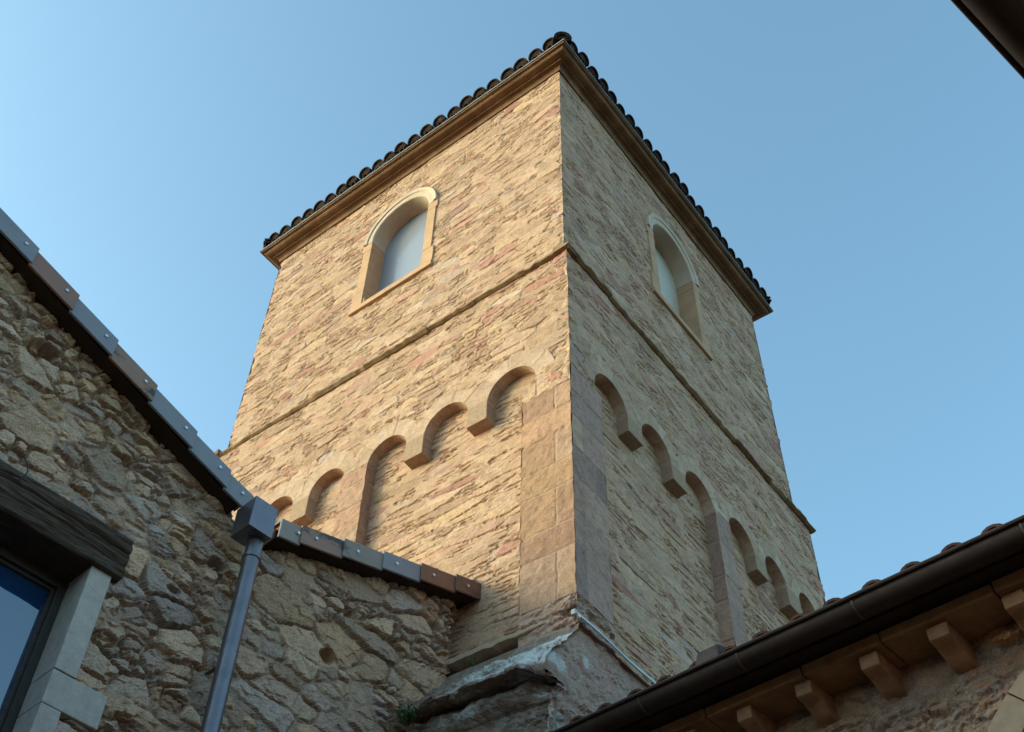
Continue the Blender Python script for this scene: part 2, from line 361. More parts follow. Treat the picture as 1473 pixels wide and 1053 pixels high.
# upper storey, the two faces in view and the two behind
relief('upper_wall', tower, M['tower'], (0, SB, 0), X, Z, NY, -WL + SB, -SB, -.03, ZT + .02, RES, TS, win_mask(WC_L), chip=(2, 1))
relief('upper_wall', tower, M['tower'], (-SB, 0, 0), Y, Z, X, SB, WR - SB, -.03, ZT + .02, RES, TS2, win_mask(WC_R), chip=(1, 3))
relief('upper_wall', tower, M['tower'], (0, WR - SB, 0), X, Z, Y, -WL + SB, -SB, -.03, ZT + .02, .04, TS)
relief('upper_wall', tower, M['tower'], (-WL + SB, 0, 0), Y, Z, NX, SB, WR - SB, -.03, ZT + .02, .04, TS2)

# arcade under the string course: (left edge, right edge) along each face
ARCH_L = [(a * .68, b * .68) for a, b in ((-1.25, -.51), (-2.29, -1.57), (-3.285, -2.60), (-4.37, -3.72), (-5.37, -4.69), (-6.38, -5.66))]
ARCH_R = [(a * .68, b * .68) for a, b in ((.54, 1.27), (1.605, 2.31), (2.66, 3.40), (3.79, 4.48), (4.80, 5.41), (5.80, 6.37))]
FACES = dict(L=dict(o=(0, 0, 0), eu=Vector(X), n=Vector(NY), arches=sorted(ARCH_L), top=-1.35, cor=-1.815, lo=-WL, hi=0, les=(-2.536, -2.226), q=(-.476, 0), qf=(-WL, -4.34), ash=M['ashlar']),
             R=dict(o=(0, 0, 0), eu=Vector(Y), n=Vector(X), arches=ARCH_R, top=-1.315, cor=-1.74, lo=0, hi=WR, les=(2.312, 2.577), q=(0, .449), qf=(4.332, WR), ash=M['ashlar_right']))
ROUT = .20
def face_pt(F, u, v, off): return Vector(F['o']) + F['eu'] * u + Vector((0, 0, v)) + F['n'] * off
for key, F in FACES.items():
    ar = F['arches']; eu, n = F['eu'], F['n']
    cells = []
    for i, (a, b) in enumerate(ar):
        lo = (ar[i - 1][1] + a) / 2 if i else F['lo']; hi = (b + ar[i + 1][0]) / 2 if i < len(ar) - 1 else F['hi']
        cells.append((lo, hi))
    def band_mask(U, V, ar=ar, cells=cells, F=F):
        keep = np.ones(U.shape, bool)
        for (a, b), (lo, hi) in zip(ar, cells):
            c = (a + b) / 2; r = (b - a) / 2; zs = F['top'] - r; ro = r + ROUT - .06
            q = (U >= lo) & (U <= hi)
            keep &= ~(q & (V < zs + np.sqrt(np.maximum(ro * ro - (U - c) ** 2, 0))))
        return keep
    relief('arcade_wall', tower, M['tower'], F['o'], eu, Z, n, F['lo'], F['hi'], -1.95, -.03, RES, TS if key == 'R' else TS2, band_mask, fades='lr', chip=(2, 1) if key == 'L' else (1, 3))
    # recessed field behind the arches
    relief('recessed_wall', tower, M['tower'], Vector(F['o']) - n * DEP, eu, Z, n, F['lo'] + .02, F['hi'] - .02, -5.6, -1.2, RES, TS3)
    for i, ((a, b), (lo, hi)) in enumerate(zip(ar, cells)):
        c = (a + b) / 2; r = (b - a) / 2; zs = F['top'] - r; ro = r + ROUT
        na, nr = 60, 14
        lowl = zs - .02; vs = []; fs = []; at = []
        th = np.linspace(math.pi, 0, na); bump = rng.rand(40)
        for t in th:
            ct, st = math.cos(t), math.sin(t)
            # outer end along this ray, clipped to the cell
            L = ro
            if ct > 1e-6: L = min(L, (hi - c) / ct)
            if ct < -1e-6: L = min(L, (lo - c) / ct)
            vi = int((t / math.pi) * 9.0 + .35 * bump[0]); fr = ((t / math.pi) * 9.0 + .35 * bump[0]) % 1
            jm = 1 if .035 < fr < .965 else .4
            L = max(min(L, ro - .045 + .06 * bump[(vi * 5 + i) % 40]), r + .03)
            for q in range(nr):
                rr = r + (L - r) * q / (nr - 1)
                off = .0015 + .003 * (bump[vi % 40] - .5) - (.003 if jm < 1 else 0)
                vs.append(face_pt(F, c + ct * rr, zs + st * rr, off)); at.append((bump[(vi + 7 * i) % 40], bump[(vi * 3 + i) % 40], jm, .5))
        for p_ in range(na - 1):
            for q in range(nr - 1): fs.append((p_ * nr + q, p_ * nr + q + 1, (p_ + 1) * nr + q + 1, (p_ + 1) * nr + q))
        base = len(vs)
        for p_, t in enumerate(th):                      # soffit
            for d_ in (.004, -.05, -DEP - .02):
                vs.append(face_pt(F, c + math.cos(t) * r, zs + math.sin(t) * r, d_)); at.append(at[p_ * nr])
        for p_ in range(na - 1):
            for q in range(2): fs.append((base + p_ * 3 + q, base + (p_ + 1) * 3 + q, base + (p_ + 1) * 3 + q + 1, base + p_ * 3 + q + 1))
        me = bpy.data.meshes.new('arch_ring'); me.from_pydata([tuple(v) for v in vs], [], fs); at = np.array(at)
        attr(me, at[:, 0], at[:, 1], at[:, 2], at[:, 3]); link('arch_ring', me, M['pale'], tower)
    # corbels between arches and the springers of the outer arches
    for i in range(len(ar) - 1):
        u0, u1 = ar[i][1], ar[i + 1][0]
        zs = F['top'] - max(ar[i][1] - ar[i][0], ar[i + 1][1] - ar[i + 1][0]) / 2
        is_les = F['les'][0] < (u0 + u1) / 2 < F['les'][1]
        cb = MB()
        if not is_les:
            o = face_pt(F, u0, F['cor'], -DEP - .02); cb.prism([face_pt(F, u0, F['cor'] + .012, .006), face_pt(F, u0, F['cor'], -DEP - .02), face_pt(F, u0, zs + .03, -DEP - .02), face_pt(F, u0, zs + .03, .006)], eu * (u1 - u0))
            ob = cb.build('corbel', M['pale'], tower, bevel=.006)
        else:
            ob = relief('springer', tower, M['pale'], F['o'], eu, Z, n, u0, u1, zs - .02, zs + .04, .02, ashlar([-9, 9], lambda r: [], k=5), fade=0)
    # lesenes: middle strip and the strips at the corners
    z0 = -5.4
    lrows = [z0]
    while lrows[-1] < F['cor'] + .12: lrows.append(lrows[-1] + random.uniform(.26, .42))
    lrows[-1] = F['top'] - .22
    def strip(u0, u1, ztop, rows, spl, sides, mat, zb=z0, off=.008, mask=None):
        lw = (rows, spl)
        relief('lesene', tower, mat, face_pt(F, 0, 0, off), eu, Z, n, u0, u1, zb, ztop, .014, ashlar(rows, spl, joint=.006, depth=.009, rough=.005, k=3 if key == 'L' else 6), mask, fades='', fade=0)
        for su, nn in sides:
            relief('lesene', tower, mat, face_pt(F, su, 0, 0), n, Z, nn, -DEP - .03, off, zb, ztop, .014, ashlar(rows, lambda r: [], joint=.009, depth=.012, k=9), fades='', fade=0)
    strip(F['les'][0], F['les'][1], F['top'] - .2, lrows, lambda r: [], ((F['les'][0], -eu), (F['les'][1], eu)), F['ash'])
    qrows = [-4.3, -3.62, -3.38, -3.0, -2.74, -2.40, -2.14, -1.86] if key == 'L' else [-4.3, -3.58, -3.3, -2.93, -2.62, -2.28, -1.98, -1.66]
    sgn = -1 if key == 'L' else 1
    qs = lambda r, sgn=sgn: [sgn * (.15 if r % 2 == 0 else .0)] if r % 2 == 0 else ([sgn * .30] if r == 3 and sgn > 0 else [])
    u0, u1 = F['q']
    strip(u0, u1, qrows[-1], qrows, qs, ((u0 if key == 'L' else u1, -eu if key == 'L' else eu),), F['ash'], zb=-4.05, off=.004)
    # pale stone above the quoins up to the first arch
    ai = ar[-1] if key == 'L' else ar[0]
    e0, e1 = (ai[1], 0) if key == 'L' else (0, ai[0])
    relief('corner_stone', tower, M['pale'] if key == 'R' else M['tower'], face_pt(F, 0, 0, .003), eu, Z, n, e0, e1, qrows[-1], F['top'] - .18, .014, rubble(.3, .12, 44, depth=.02, prot=.006, tilt=.01, joint=.014, flush=.7), fades='lr', fade=.012)
    a0, a1 = F['qf']
    strip(a0, a1, F['top'] - .22, lrows, lambda r: [], ((a1 if key == 'L' else a0, eu if key == 'L' else -eu),), F['ash'])
    # rough corner below the dressed quoins
    relief('corner_stone', tower, M['base'], face_pt(F, 0, 0, .0), eu, Z, n, u0, u1, -4.34, -4.05, .012, rubble(.28, .13, 60, depth=.03, prot=.010, tilt=.014, joint=.014, warp=.04, rough=.006, flush=.8, facet=.01, fs=.4, cavities=((-.05 if key == 'L' else .02, -4.175, .09, .028, .09),)), fades='lrt' if key == 'L' else 'rt', fade=.02)
# back faces of the lower storey
bk = MB(); bk.add([(-WL, 0, GZ), (-WL, WR, GZ), (-WL, WR, 0), (-WL, 0, 0), (0, WR, GZ), (0, WR, 0)], [(0, 1, 2, 3), (1, 4, 5, 2)])
bk.build('back_wall', M['plaster'], tower)
fl = MB(); e_ = .0
fl.add([(-WL + .15, .15, -.02), (-.15, .15, -.02), (-.15, WR - .15, -.02), (-WL + .15, WR - .15, -.02)], [(0, 1, 2, 3)]); fl.build('belfry_floor', M['wood_dark'], tower)

# string course: irregular thin flags between the storeys
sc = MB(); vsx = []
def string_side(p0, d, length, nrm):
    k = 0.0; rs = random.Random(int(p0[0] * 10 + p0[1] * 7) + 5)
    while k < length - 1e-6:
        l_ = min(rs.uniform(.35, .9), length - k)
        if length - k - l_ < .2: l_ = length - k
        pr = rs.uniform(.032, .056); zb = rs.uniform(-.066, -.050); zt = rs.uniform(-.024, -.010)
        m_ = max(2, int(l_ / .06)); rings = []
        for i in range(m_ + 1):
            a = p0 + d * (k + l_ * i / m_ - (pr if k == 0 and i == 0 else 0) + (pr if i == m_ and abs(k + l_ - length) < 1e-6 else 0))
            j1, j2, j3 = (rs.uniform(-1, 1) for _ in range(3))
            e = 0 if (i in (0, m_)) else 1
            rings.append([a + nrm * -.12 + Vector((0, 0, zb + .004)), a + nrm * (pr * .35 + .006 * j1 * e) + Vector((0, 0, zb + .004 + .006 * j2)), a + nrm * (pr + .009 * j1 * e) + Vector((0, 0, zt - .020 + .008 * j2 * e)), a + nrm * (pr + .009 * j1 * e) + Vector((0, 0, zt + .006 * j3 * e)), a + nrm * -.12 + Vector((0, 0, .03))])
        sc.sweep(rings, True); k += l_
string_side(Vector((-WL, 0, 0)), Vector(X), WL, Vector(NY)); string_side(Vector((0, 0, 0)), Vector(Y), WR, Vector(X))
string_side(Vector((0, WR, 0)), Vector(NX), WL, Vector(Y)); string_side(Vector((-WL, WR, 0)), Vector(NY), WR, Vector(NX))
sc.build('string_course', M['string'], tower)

# cornice swept round the upper storey
def around(prof, off0=SB):
    rings = []
    for sx, sy in ((-1, -1), (1, -1), (1, 1), (-1, 1), (-1, -1)):
        ring = []
        for o_, z_ in prof:
            x_ = (0 - off0 + o_) if sx > 0 else (-WL + off0 - o_); y_ = (off0 - o_) if sy < 0 else (WR - off0 + o_)
            ring.append(Vector((x_, y_, z_)))
        rings.append(ring)
    return rings
cz = ZT
prof = [(-.02, cz - .03), (.018, cz - .03), (.022, cz + .0)]
prof += [(.022 + .05 * (1 - math.cos(t)), cz + .048 * math.sin(t)) for t in np.linspace(.2, math.pi / 2, 6)]
prof += [(.088, cz + .05), (.088, cz + .068)]
prof += [(.088 + .095 * math.sin(t), cz + .068 + .05 * (1 - math.cos(t))) for t in np.linspace(.15, math.pi / 2, 8)]
prof += [(.195, cz + .12), (.215, cz + .123), (.218, cz + .150), (-.02, cz + .16)]
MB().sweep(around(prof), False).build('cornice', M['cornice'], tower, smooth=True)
MB().sweep(around([(.10, cz + .160), (.226, cz + .152), (.229, cz + .146), (.229, cz + .176), (.10, cz + .20)]), False).build('lead_edge', M['lead'], tower)

# roof: deck and barrel tiles
LIP = .215 - SB                                  # lip outside the lower wall plane
rx0, rx1, ry0, ry1 = -WL - LIP, LIP, -LIP, WR + LIP; rz = cz + .19; cxm, cym = (rx0 + rx1) / 2, (ry0 + ry1) / 2; SLP = .36
apex = Vector((cxm, cym, rz + SLP * (rx1 - rx0) / 2))
rf = MB(); rf.add([(rx0 + .03, ry0 + .03, rz), (rx1 - .03, ry0 + .03, rz), (rx1 - .03, ry1 - .03, rz), (rx0 + .03, ry1 - .03, rz), apex], [(0, 1, 4), (1, 2, 4), (2, 3, 4), (3, 0, 4), (3, 2, 1, 0)])
def half_tube(mb, p, d, across, upv, length, r0, r1, thick, flip=1, seg=9, plug=.02):
    rings = []
    if plug: mb.add([p + d * plug + across * (math.cos(math.pi * q / seg) * (r0 - thick)) + upv * (math.sin(math.pi * q / seg) * (r0 - thick) * flip) for q in range(seg + 1)], [tuple(range(seg + 1))])
    for k, (l_, r_) in enumerate(((0, r0), (length, r1))):
        c = p + d * l_; outer = []; inner = []
        for q in range(seg + 1):
            t = math.pi * q / seg
            outer.append(c + across * (math.cos(t) * r_) + upv * (math.sin(t) * r_ * flip)); inner.append(c + across * (math.cos(t) * (r_ - thick)) + upv * (math.sin(t) * (r_ - thick) * flip))
        rings.append(outer + inner[::-1])
    mb.sweep(rings, True)
def roof_side(mb, p0, d, length, inward, rs, pitch=.203):
    nt_ = int(length / pitch); pt = length / nt_
    upn = (Vector((0, 0, 1)) - inward * SLP).normalized(); run = (inward + Vector((0, 0, SLP))).normalized()
    for i in range(nt_ + 1):
        k = i * pt; mlen = min(k, length - k)
        if .07 < k < length - .07:
            tot = max(.25, mlen * 1.06); q = 0
            while q < tot and q < 1.8:
                l_ = .42
                base = p0 + d * (k + rs.uniform(-.012, .012)) + run * (q - .005 + rs.uniform(-.018, .018)) + Vector((0, 0, .108 + .016 * rs.random())) + upn * (.012 if q else 0)
                half_tube(mb, base, (run + d * rs.uniform(-.02, .02) + upn * rs.uniform(-.03, .0)).normalized(), d, upn, l_, .102 + rs.uniform(-.006, .006), .086, .016)
                q += .36
        if k < length - pt / 2:
            kk = k + pt / 2
            base = p0 + d * kk + run * .0 + Vector((0, 0, .105)); half_tube(mb, base, run, d, upn, max(.2, min(kk, length - kk)), .082, .082, .016, -1)
rs = random.Random(3)
roof_side(rf, Vector((rx0, ry0, rz)), Vector(X), rx1 - rx0, Vector(Y), rs); roof_side(rf, Vector((rx1, ry0, rz)), Vector(Y), ry1 - ry0, Vector(NX), rs)
roof_side(rf, Vector((rx1, ry1, rz)), Vector(NX), rx1 - rx0, Vector(NY), rs); roof_side(rf, Vector((rx0, ry1, rz)), Vector(NY), ry1 - ry0, Vector(X), rs)
for cx_, cy_ in ((rx0, ry0), (rx1, ry0), (rx1, ry1), (rx0, ry1)):      # hip tiles
    c = Vector((cx_, cy_, rz + .10)); dirn = (apex + Vector((0, 0, .10)) - c); L_ = dirn.length; dirn.normalize(); acr = Vector((0, 0, 1)).cross(dirn).normalized(); upv = dirn.cross(acr)
    q = .03
    while q < L_: half_tube(rf, c + dirn * q + upv * .005, (dirn - upv * .03).normalized(), acr, upv, .42, .108, .092, .018); q += .36
    half_tube(rf, c + Vector((0, 0, -.045)) + dirn * .02, dirn, acr, upv, .5, .10, .09, .018)
rf.build('roof', M['tile_dark'], tower, smooth=True)

# windows of the upper storey
def tower_window(F, c, panel_mat, dy):
    eu, n = F['eu'], F['n']; P = lambda u, v, o: face_pt(F, u, v, o - SB)
    win = MB(); r = WRAD
    # panel
    pts = [P(c - r - .05, WSILL - .02, -.21), P(c + r + .05, WSILL - .02, -.21)] + [P(c + (r + .05) * math.cos(t), WSPR + (r + .05) * math.sin(t), -.21) for t in np.linspace(0, math.pi, 25)]
    win.prism(pts, -n * .02); wo = win.build('window', panel_mat, tower)
    def part(name, mb, mat, **kw): return mb.build(name, mat, wo, **kw)
    # archivolt with a raised outer moulding, reveal behind
    prof = [(r, -.24), (r, .010), (r + .012, .020), (r + .075, .020), (r + .082, .034), (r + .125, .040), (r + .132, .028), (r + .132, -.03)]
    arch = MB(); ths = np.linspace(-.02, math.pi + .02, 41)
    arch.sweep([[P(c + math.cos(t) * rr, WSPR + math.sin(t) * rr, oo) for rr, oo in prof] for t in ths], False)
    for t in (ths[0], ths[-1]): arch.add([P(c + math.cos(t) * rr, WSPR + math.sin(t) * rr, oo) for rr, oo in prof], [tuple(range(len(prof)))])
    part('window_arch', arch, M['trim_pale'], smooth=True)
    for sgn in (-1, 1):
        j = MB()
        a = c + sgn * r; b = c + sgn * (r + .130)
        for z0, z1, wid in ((WSILL, WSILL + .30, .165), (WSILL + .303, WSPR - .155, .125), (WSPR - .152, WSPR - .012, .145)):
            b = c + sgn * (r + wid); j.prism([P(a, z0, .018), P(b, z0, .018), P(b, z0, -.24), P(a, z0, -.24)], (0, 0, z1 - z0))
        part('window_jamb', j, M['trim'], bevel=.006)
    s = MB(); s.prism([P(c - r - .17, WSILL - .085, .035), P(c + r + .17, WSILL - .085, .035), P(c + r + .17, WSILL - .085, -.24), P(c - r - .17, WSILL - .085, -.24)], (0, 0, .083))
    part('window_sill', s, M['trim'], bevel=.008)
    for sgn in (-1, 1):                                   # stub of the lower reveal
        st = MB(); st.prism([P(c + sgn * r, WSILL + .001, .004), P(c + sgn * (r - .03), WSILL + .001, .004), P(c + sgn * (r - .03), WSILL + .001, -.2), P(c + sgn * r, WSILL + .001, -.2)], (0, 0, .13)); part('jamb_stub', st, M['trim'], bevel=.004)
    # blackened gap line around the panel
    return wo
tower_window(FACES['L'], WC_L, M['panel'], 0)
tower_window(FACES['R'], WC_R, M['panel_cream'], 0)

# projecting base with the old lichen covered cornice, below the quoins
base_prof = [(.06, -4.27), (.0, -4.31), (-.012, -4.36), (-.05, -4.40), (-.20, -4.57), (-.34, -4.73), (-.43, -4.825), (-.452, -4.85), (-.455, -4.872), (-.43, -4.874), (-.34, -4.855), (-.255, -4.838), (-.25, -4.85), (-.285, -4.865), (-.325, -4.895), (-.345, -4.945), (-.335, -4.99), (-.30, -5.025), (-.275, -5.04), (-.27, -5.06), (-.27, -5.3)]
def dens(pr, nmax=.03):
    o = []
    for (a, b), (c, d) in zip(pr[:-1], pr[1:]):
        k = max(1, int(math.hypot(c - a, d - b) / nmax))
        for i in range(k): o.append((a + (c - a) * i / k, b + (d - b) * i / k))
    return o + [pr[-1]]
bp = np.array(dens(base_prof, .010)); xs = np.linspace(-1.75, .0, 200)
XX, KK = np.meshgrid(xs, np.arange(len(bp)), indexing='ij'); YY = bp[KK, 0]; ZZ = bp[KK, 1]
amp = sstep(-ZZ, 4.3, 4.5)
rr_ = fbm(XX, ZZ * 1.3 + YY, 3.0, 4, 90, .55); lipm = np.exp(-((ZZ + 4.87) / .09) ** 2)
fine_ = fbm(XX, ZZ * 1.3 + YY, 14, 4, 95, .65)
YY = YY + amp * (.025 * rr_ + .012 * fine_) + lipm * (.03 * fbm(XX, XX * 0, 4, 3, 70) + .014 * fbm(XX, XX * 0, 19, 3, 73))
ZZ = ZZ + amp * .012 * fbm(XX, ZZ, 5, 3, 80) + lipm * (.02 * fbm(XX, XX * 0 + 3, 5, 3, 71) + .008 * fbm(XX, XX * 0 + 3, 22, 2, 74))
endr = sstep(XX, -.20, 0.0)                               # the torus dies and the slab rounds off at the corner
tor = np.exp(-((ZZ + 4.95) / .07) ** 2)
YY = YY + .07 * sstep(XX, -.24, -.12) * tor + .04 * endr ** 2 * lipm
ZZ = ZZ - .05 * endr * amp * lipm
arc = np.concatenate([[0], np.cumsum(np.hypot(np.diff(bp[:, 0]), np.diff(bp[:, 1])))])
tn_ = np.gradient(bp, axis=0); nrm_ = np.stack([tn_[:, 1], -tn_[:, 0]], 1); nrm_ /= np.linalg.norm(nrm_, axis=1)[:, None] + 1e-9
oh, or1, or2, om, _o = rubble(.30, .12, 205, depth=.028, prot=.012, tilt=.01, joint=.012, warp=.04, rough=.006, drop=.3, flush=.7, facet=.012, fs=.4, edge=.008)(XX.ravel(), arc[KK].ravel())
oh = oh.reshape(XX.shape) * amp * (1 - sstep(XX, -.06, 0))
YY = YY + nrm_[KK, 0] * oh; ZZ = ZZ + nrm_[KK, 1] * oh
LM = sstep(XX, -1.0, -.55) * (1 - sstep(-ZZ, 4.80, 4.90)) * sstep(-ZZ, 4.36, 4.45) + .8 * sstep(XX, -.95, -.8) * (1 - sstep(XX, -.55, -.35)) * tor * .9 + .9 * sstep(XX, -.25, -.1) * tor
P_ = np.stack([XX + .012, YY, ZZ], -1).reshape(-1, 3); n0, n1 = XX.shape; ix = np.arange(n0 * n1).reshape(n0, n1)
q4 = np.stack([ix[:-1, :-1], ix[:-1, 1:], ix[1:, 1:], ix[1:, :-1]], -1).reshape(-1, 4)
me = bpy.data.meshes.new('old_cornice'); me.from_pydata(P_.tolist(), [], q4.tolist()); attr(me, or1, or2, om, LM.ravel()); link('old_cornice', me, M['old_cornice'], tower)
# right-hand face of that base, flush with the tower's right wall
ordr = np.argsort(-ZZ[-1]); bz, by = -ZZ[-1][ordr], YY[-1][ordr]
relief('base_wall', tower, M['base'], (.012, 0, 0), Y, Z, X, -.52, 4.6, -5.9, -4.305, .0125, rubble(.34, .15, 64, depth=.026, prot=.010, tilt=.012, joint=.014, warp=.05, rough=.006, flush=.9, facet=.008, fs=.4),
       lambda U, V: U > np.interp(-V, bz, by) - .020, fade=.02, fades='t', lm=lambda U, V: sum(np.exp(-(((U - cu) / ru) ** 2 + ((V - cv) / rv) ** 2) ** 2) for cu, cv, ru, rv in ((-.26, -4.74, .12, .10), (.07, -4.57, .045, .07), (-.25, -5.17, .08, .12))), extra=lambda U, V: -.05 * (1 - sstep(U - np.interp(-V, bz, by), -.02, .05)))
bw = MB(); bw.box((-WL, -.262, GZ), (WL + .01, 0, 0), (0, .2, 0), (0, 0, -5.29 - GZ)); bw.box((-.2, .0, GZ), (.2, 0, 0), (0, WR, 0), (0, 0, -5.88 - GZ)); bw.build('base_wall', M['plaster'], tower)
bt = MB(); bt.add([(-WL, .10, -4.27), (-1.74, .10, -4.27), (-1.74, -.262, -5.29), (-WL, -.262, -5.29)], [(0, 1, 2, 3)]); bt.build('base_wall', M['plaster'], tower)
# stone fillet on the left face, white flashing on the right face
fil = MB(); rings = []
for i in range(25):
    t = i / 24; x_ = -1.16 + t * .90; th_ = .036 * (1 - .75 * t) + .004 * random.uniform(-1, 1); y_ = -.005 - .10 * (1 - t) * .0
    zt = -4.20 - .0 * t + .008 * random.uniform(-1, 1)
    rings.append([Vector((x_, .14, zt + .02)), Vector((x_, -.045 + .03 * t, zt)), Vector((x_, -.055 + .035 * t, zt - .012)), Vector((x_, -.05 + .035 * t, zt - th_ - .012)), Vector((x_, .14, zt - th_ - .02))])
fil.sweep(rings, True); fil.build('stone_fillet', M['archstone'], tower)
fls = MB(); pr = [Vector((.002, 0, .035)), Vector((.020, 0, .030)), Vector((.055, 0, -.028)), Vector((.056, 0, -.040)), Vector((.048, 0, -.042)), Vector((.014, 0, .022))]
fls.sweep([[p + Vector((.02, yy, -4.295 + .006 * math.sin(yy * 9))) for p in pr] for yy in np.linspace(-.075, 4.4, 40)], True); fo = fls.build('flashing', M['white_flash'], tower)
cl = MB(); cl.box((.012, -.095, -4.31), (.035, 0, 0), (0, .035, .008), (0, 0, .042)); cl.build('flashing_clip', M['white_flash'], fo, bevel=.008)

# ================================================================== STONE HOUSE (left)
TH = R(7); E = Vector((math.sin(TH), math.cos(TH), 0)); N = Vector((math.cos(TH), -math.sin(TH), 0)); H0 = Vector((-1.061, 0, 0))
HP = lambda u, z, o=0.: H0 + E * u + N * o + Vector((0, 0, z))
house = empty('stone_house', HP(-3, GZ, -2), 'rubble stone house with twin sloped eaves and oak lintel window', 'house')
S1, S2 = -.410, .332
V1 = lambda u: -3.152 + S1 * (u + 4.131)          # top line of the descending verge
V2 = lambda u: -4.083 + S2 * (u + 1.677)          # top line of the rising verge
VH = .152
URL = -5.35                                        # left ridge
def roofline(u): return np.where(u < -1.80, np.where(u < URL, V1(URL) - .41 * (URL - u), V1(u)), V2(u))
HS = rubble(.235, .138, 100, depth=.056, prot=.017, tilt=.016, joint=.011, warp=.028, rough=.0062, drop=.34, jit=.98, flush=.70, p=2.3, facet=.015, fs=.45, edge=.012, hmin=.75, split=.5, sa=.55, sb=.55,
            cavities=((-3.47, -3.83, .10, .06, .10), (-1.95, -4.55, .07, .05, .10), (-1.05, -4.72, .06, .05, .09), (-2.2, -4.9, .05, .03, .07)))
def house_mask(U, V):
    k = V < roofline(U) - VH + .03 + .05 * fbm(U, V * 0, 6, 3, 77)
    k &= ~((U > -4.02) & (U < -2.72) & (V > -6.9) & (V < -5.05))
    k &= ~((U > -4.3) & (U < -2.56) & (V > -5.06) & (V < -4.80))
    for (u1, z0, z1) in ((-2.602, -5.738, -5.04), (-2.402, -5.93, -5.75), (-2.615, -6.45, -5.93), (-2.42, -6.9, -6.46)): k &= ~((U > -2.75) & (U < u1) & (V < z1) & (V > z0))
    k &= U < -.005 + .05 * fbm(V * 0 + 2, V, 6, 2, 40)
    return k
relief('wall', house, M['house'], H0, E, Z, N, -5.0, .05, -6.6, -2.6, .0082, HS, house_mask, fades='', fade=0)
HSC = rubble(.25, .135, 100, depth=.055, prot=.022, tilt=.035, joint=.016, warp=.034, rough=.006, drop=.30, jit=.95, flush=.62)
relief('wall', house, M['house'], H0, E, Z, N, -7.2, 0, GZ, -6.6, .04, HSC, lambda U, V: ~((U > -4.02) & (U < -2.7) & (V > -6.9)), fade=0)
relief('wall', house, M['house'], H0, E, Z, N, -7.2, -5.0, -6.6, -2.6, .04, HSC, lambda U, V: V < roofline(U) - VH + .05, fade=0)
relief('wall', house, M['house'], H0 - E * .01, -N, Z, E, 0, 1.0, -6.6, -3.66, .02, rubble(.3, .16, 110, depth=.05, prot=.03, tilt=.05, joint=.026, warp=.05, rough=.012), fade=0)
body = MB()
outl = [(-7.2, GZ), (-.08, GZ), (-.08, V2(-.08) - .13), (-1.80, V2(-1.8) - .13), (URL, V1(URL) - .13), (-7.2, V1(URL) - .41 * 1.85 - .13)]
body.prism([HP(u, z, -.34) for u, z in outl], -N * 4.6); body.build('core_wall', M['plaster'], house)
# roof slabs and clay tile courses
roofm = MB()
def slab(ua, ub, za, zb, th, o1=.105, o0=-4.95):
    roofm.prism([HP(ua, za, o1), HP(ub, zb, o1), HP(ub, zb - th, o1), HP(ua, za - th, o1)], -N * (o1 - o0))
for (ua, ub, fn) in ((-2.02, URL, V1), (-1.66, .10, V2)):
    slab(ua, ub, fn(ua) - .03, fn(ub) - .03, .03)
slab(URL, -7.2, V1(URL) - .03, V1(URL) - .41 * 1.85 - .03, .03)
for fn, ua, dirs in ((V1, -2.02, -1), (V2, -1.66, 1)):   # overlapping courses standing a little proud of the verge
    u = ua; kk = 0
    while (u > URL) if dirs < 0 else (u < .08):
        u2 = u + dirs * .36; u2 = max(u2, URL) if dirs < 0 else min(u2, .11)
        lift = .014 if dirs > 0 else .004
        roofm.prism([HP(u, fn(u) + lift, .045), HP(u2, fn(u2) - .012, .045), HP(u2, fn(u2) - .03, .045), HP(u, fn(u) - .022, .045)], -N * 4.9); u += dirs * .335
ro = roofm.build('roof', M['tile_red'], house)
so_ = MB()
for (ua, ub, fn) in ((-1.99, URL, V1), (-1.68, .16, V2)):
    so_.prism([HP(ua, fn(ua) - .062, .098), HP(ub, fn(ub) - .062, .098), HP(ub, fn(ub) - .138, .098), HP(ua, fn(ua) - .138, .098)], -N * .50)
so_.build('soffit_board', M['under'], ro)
# verge tiles (each its own part, with its screw)
def verge_tile(ua, ub, fn, mat, scr, lab, tiltdir):
    """ua is the lower end; plate of side face plus top flange"""
    m = MB(); a, b = (ua, ub)
    n0 = Vector((0, 0, 1)); pra, prb = .010, .0
    def sec(u, pr, ex):
        z = fn(u) + ex; hgt = VH
        return [HP(u, z, -.06), HP(u, z, .128 + pr), HP(u, z - .010, .134 + pr), HP(u, z - hgt, .134 + pr), HP(u, z - hgt - .004, .126 + pr), HP(u, z - hgt, .112 + pr), HP(u, z - .02, .114 + pr), HP(u, z - .014, -.06)]
    m.sweep([sec(a, .014, .010), sec(b, .0, -.004)], True)
    o = m.build('verge_tile', mat, house, label=lab, bevel=.003)
    us, zs = scr; sm = MB(); c = HP(us, zs, .134 + .007)
    for r_, o0, o1 in ((.011, 0, .006),):
        ring = [c + E * math.cos(t) * r_ + Vector((0, 0, math.sin(t) * r_)) for t in np.linspace(0, 2 * math.pi, 12, endpoint=False)]
        sm.prism(ring, N * .012)
    sm.build('screw', M['screw'], o)
b1 = [-4.505, -4.160, -3.82, -3.472, -3.132, -2.788, -2.434, -2.13, -1.93]
m1 = ['brown', 'grey', 'grey', 'brown', 'grey', 'weathered', 'grey', 'grey']
b1 = [-5.35, -5.0, -4.67, -4.33] + [-4.16] if False else [-5.30, -4.92, -4.54, -4.165, -3.82, -3.472, -3.132, -2.788, -2.434, -2.13, -1.93]
m1 = ['grey', 'brown', 'brown', 'grey', 'brown', 'grey', 'weathered', 'grey', 'grey', 'grey']
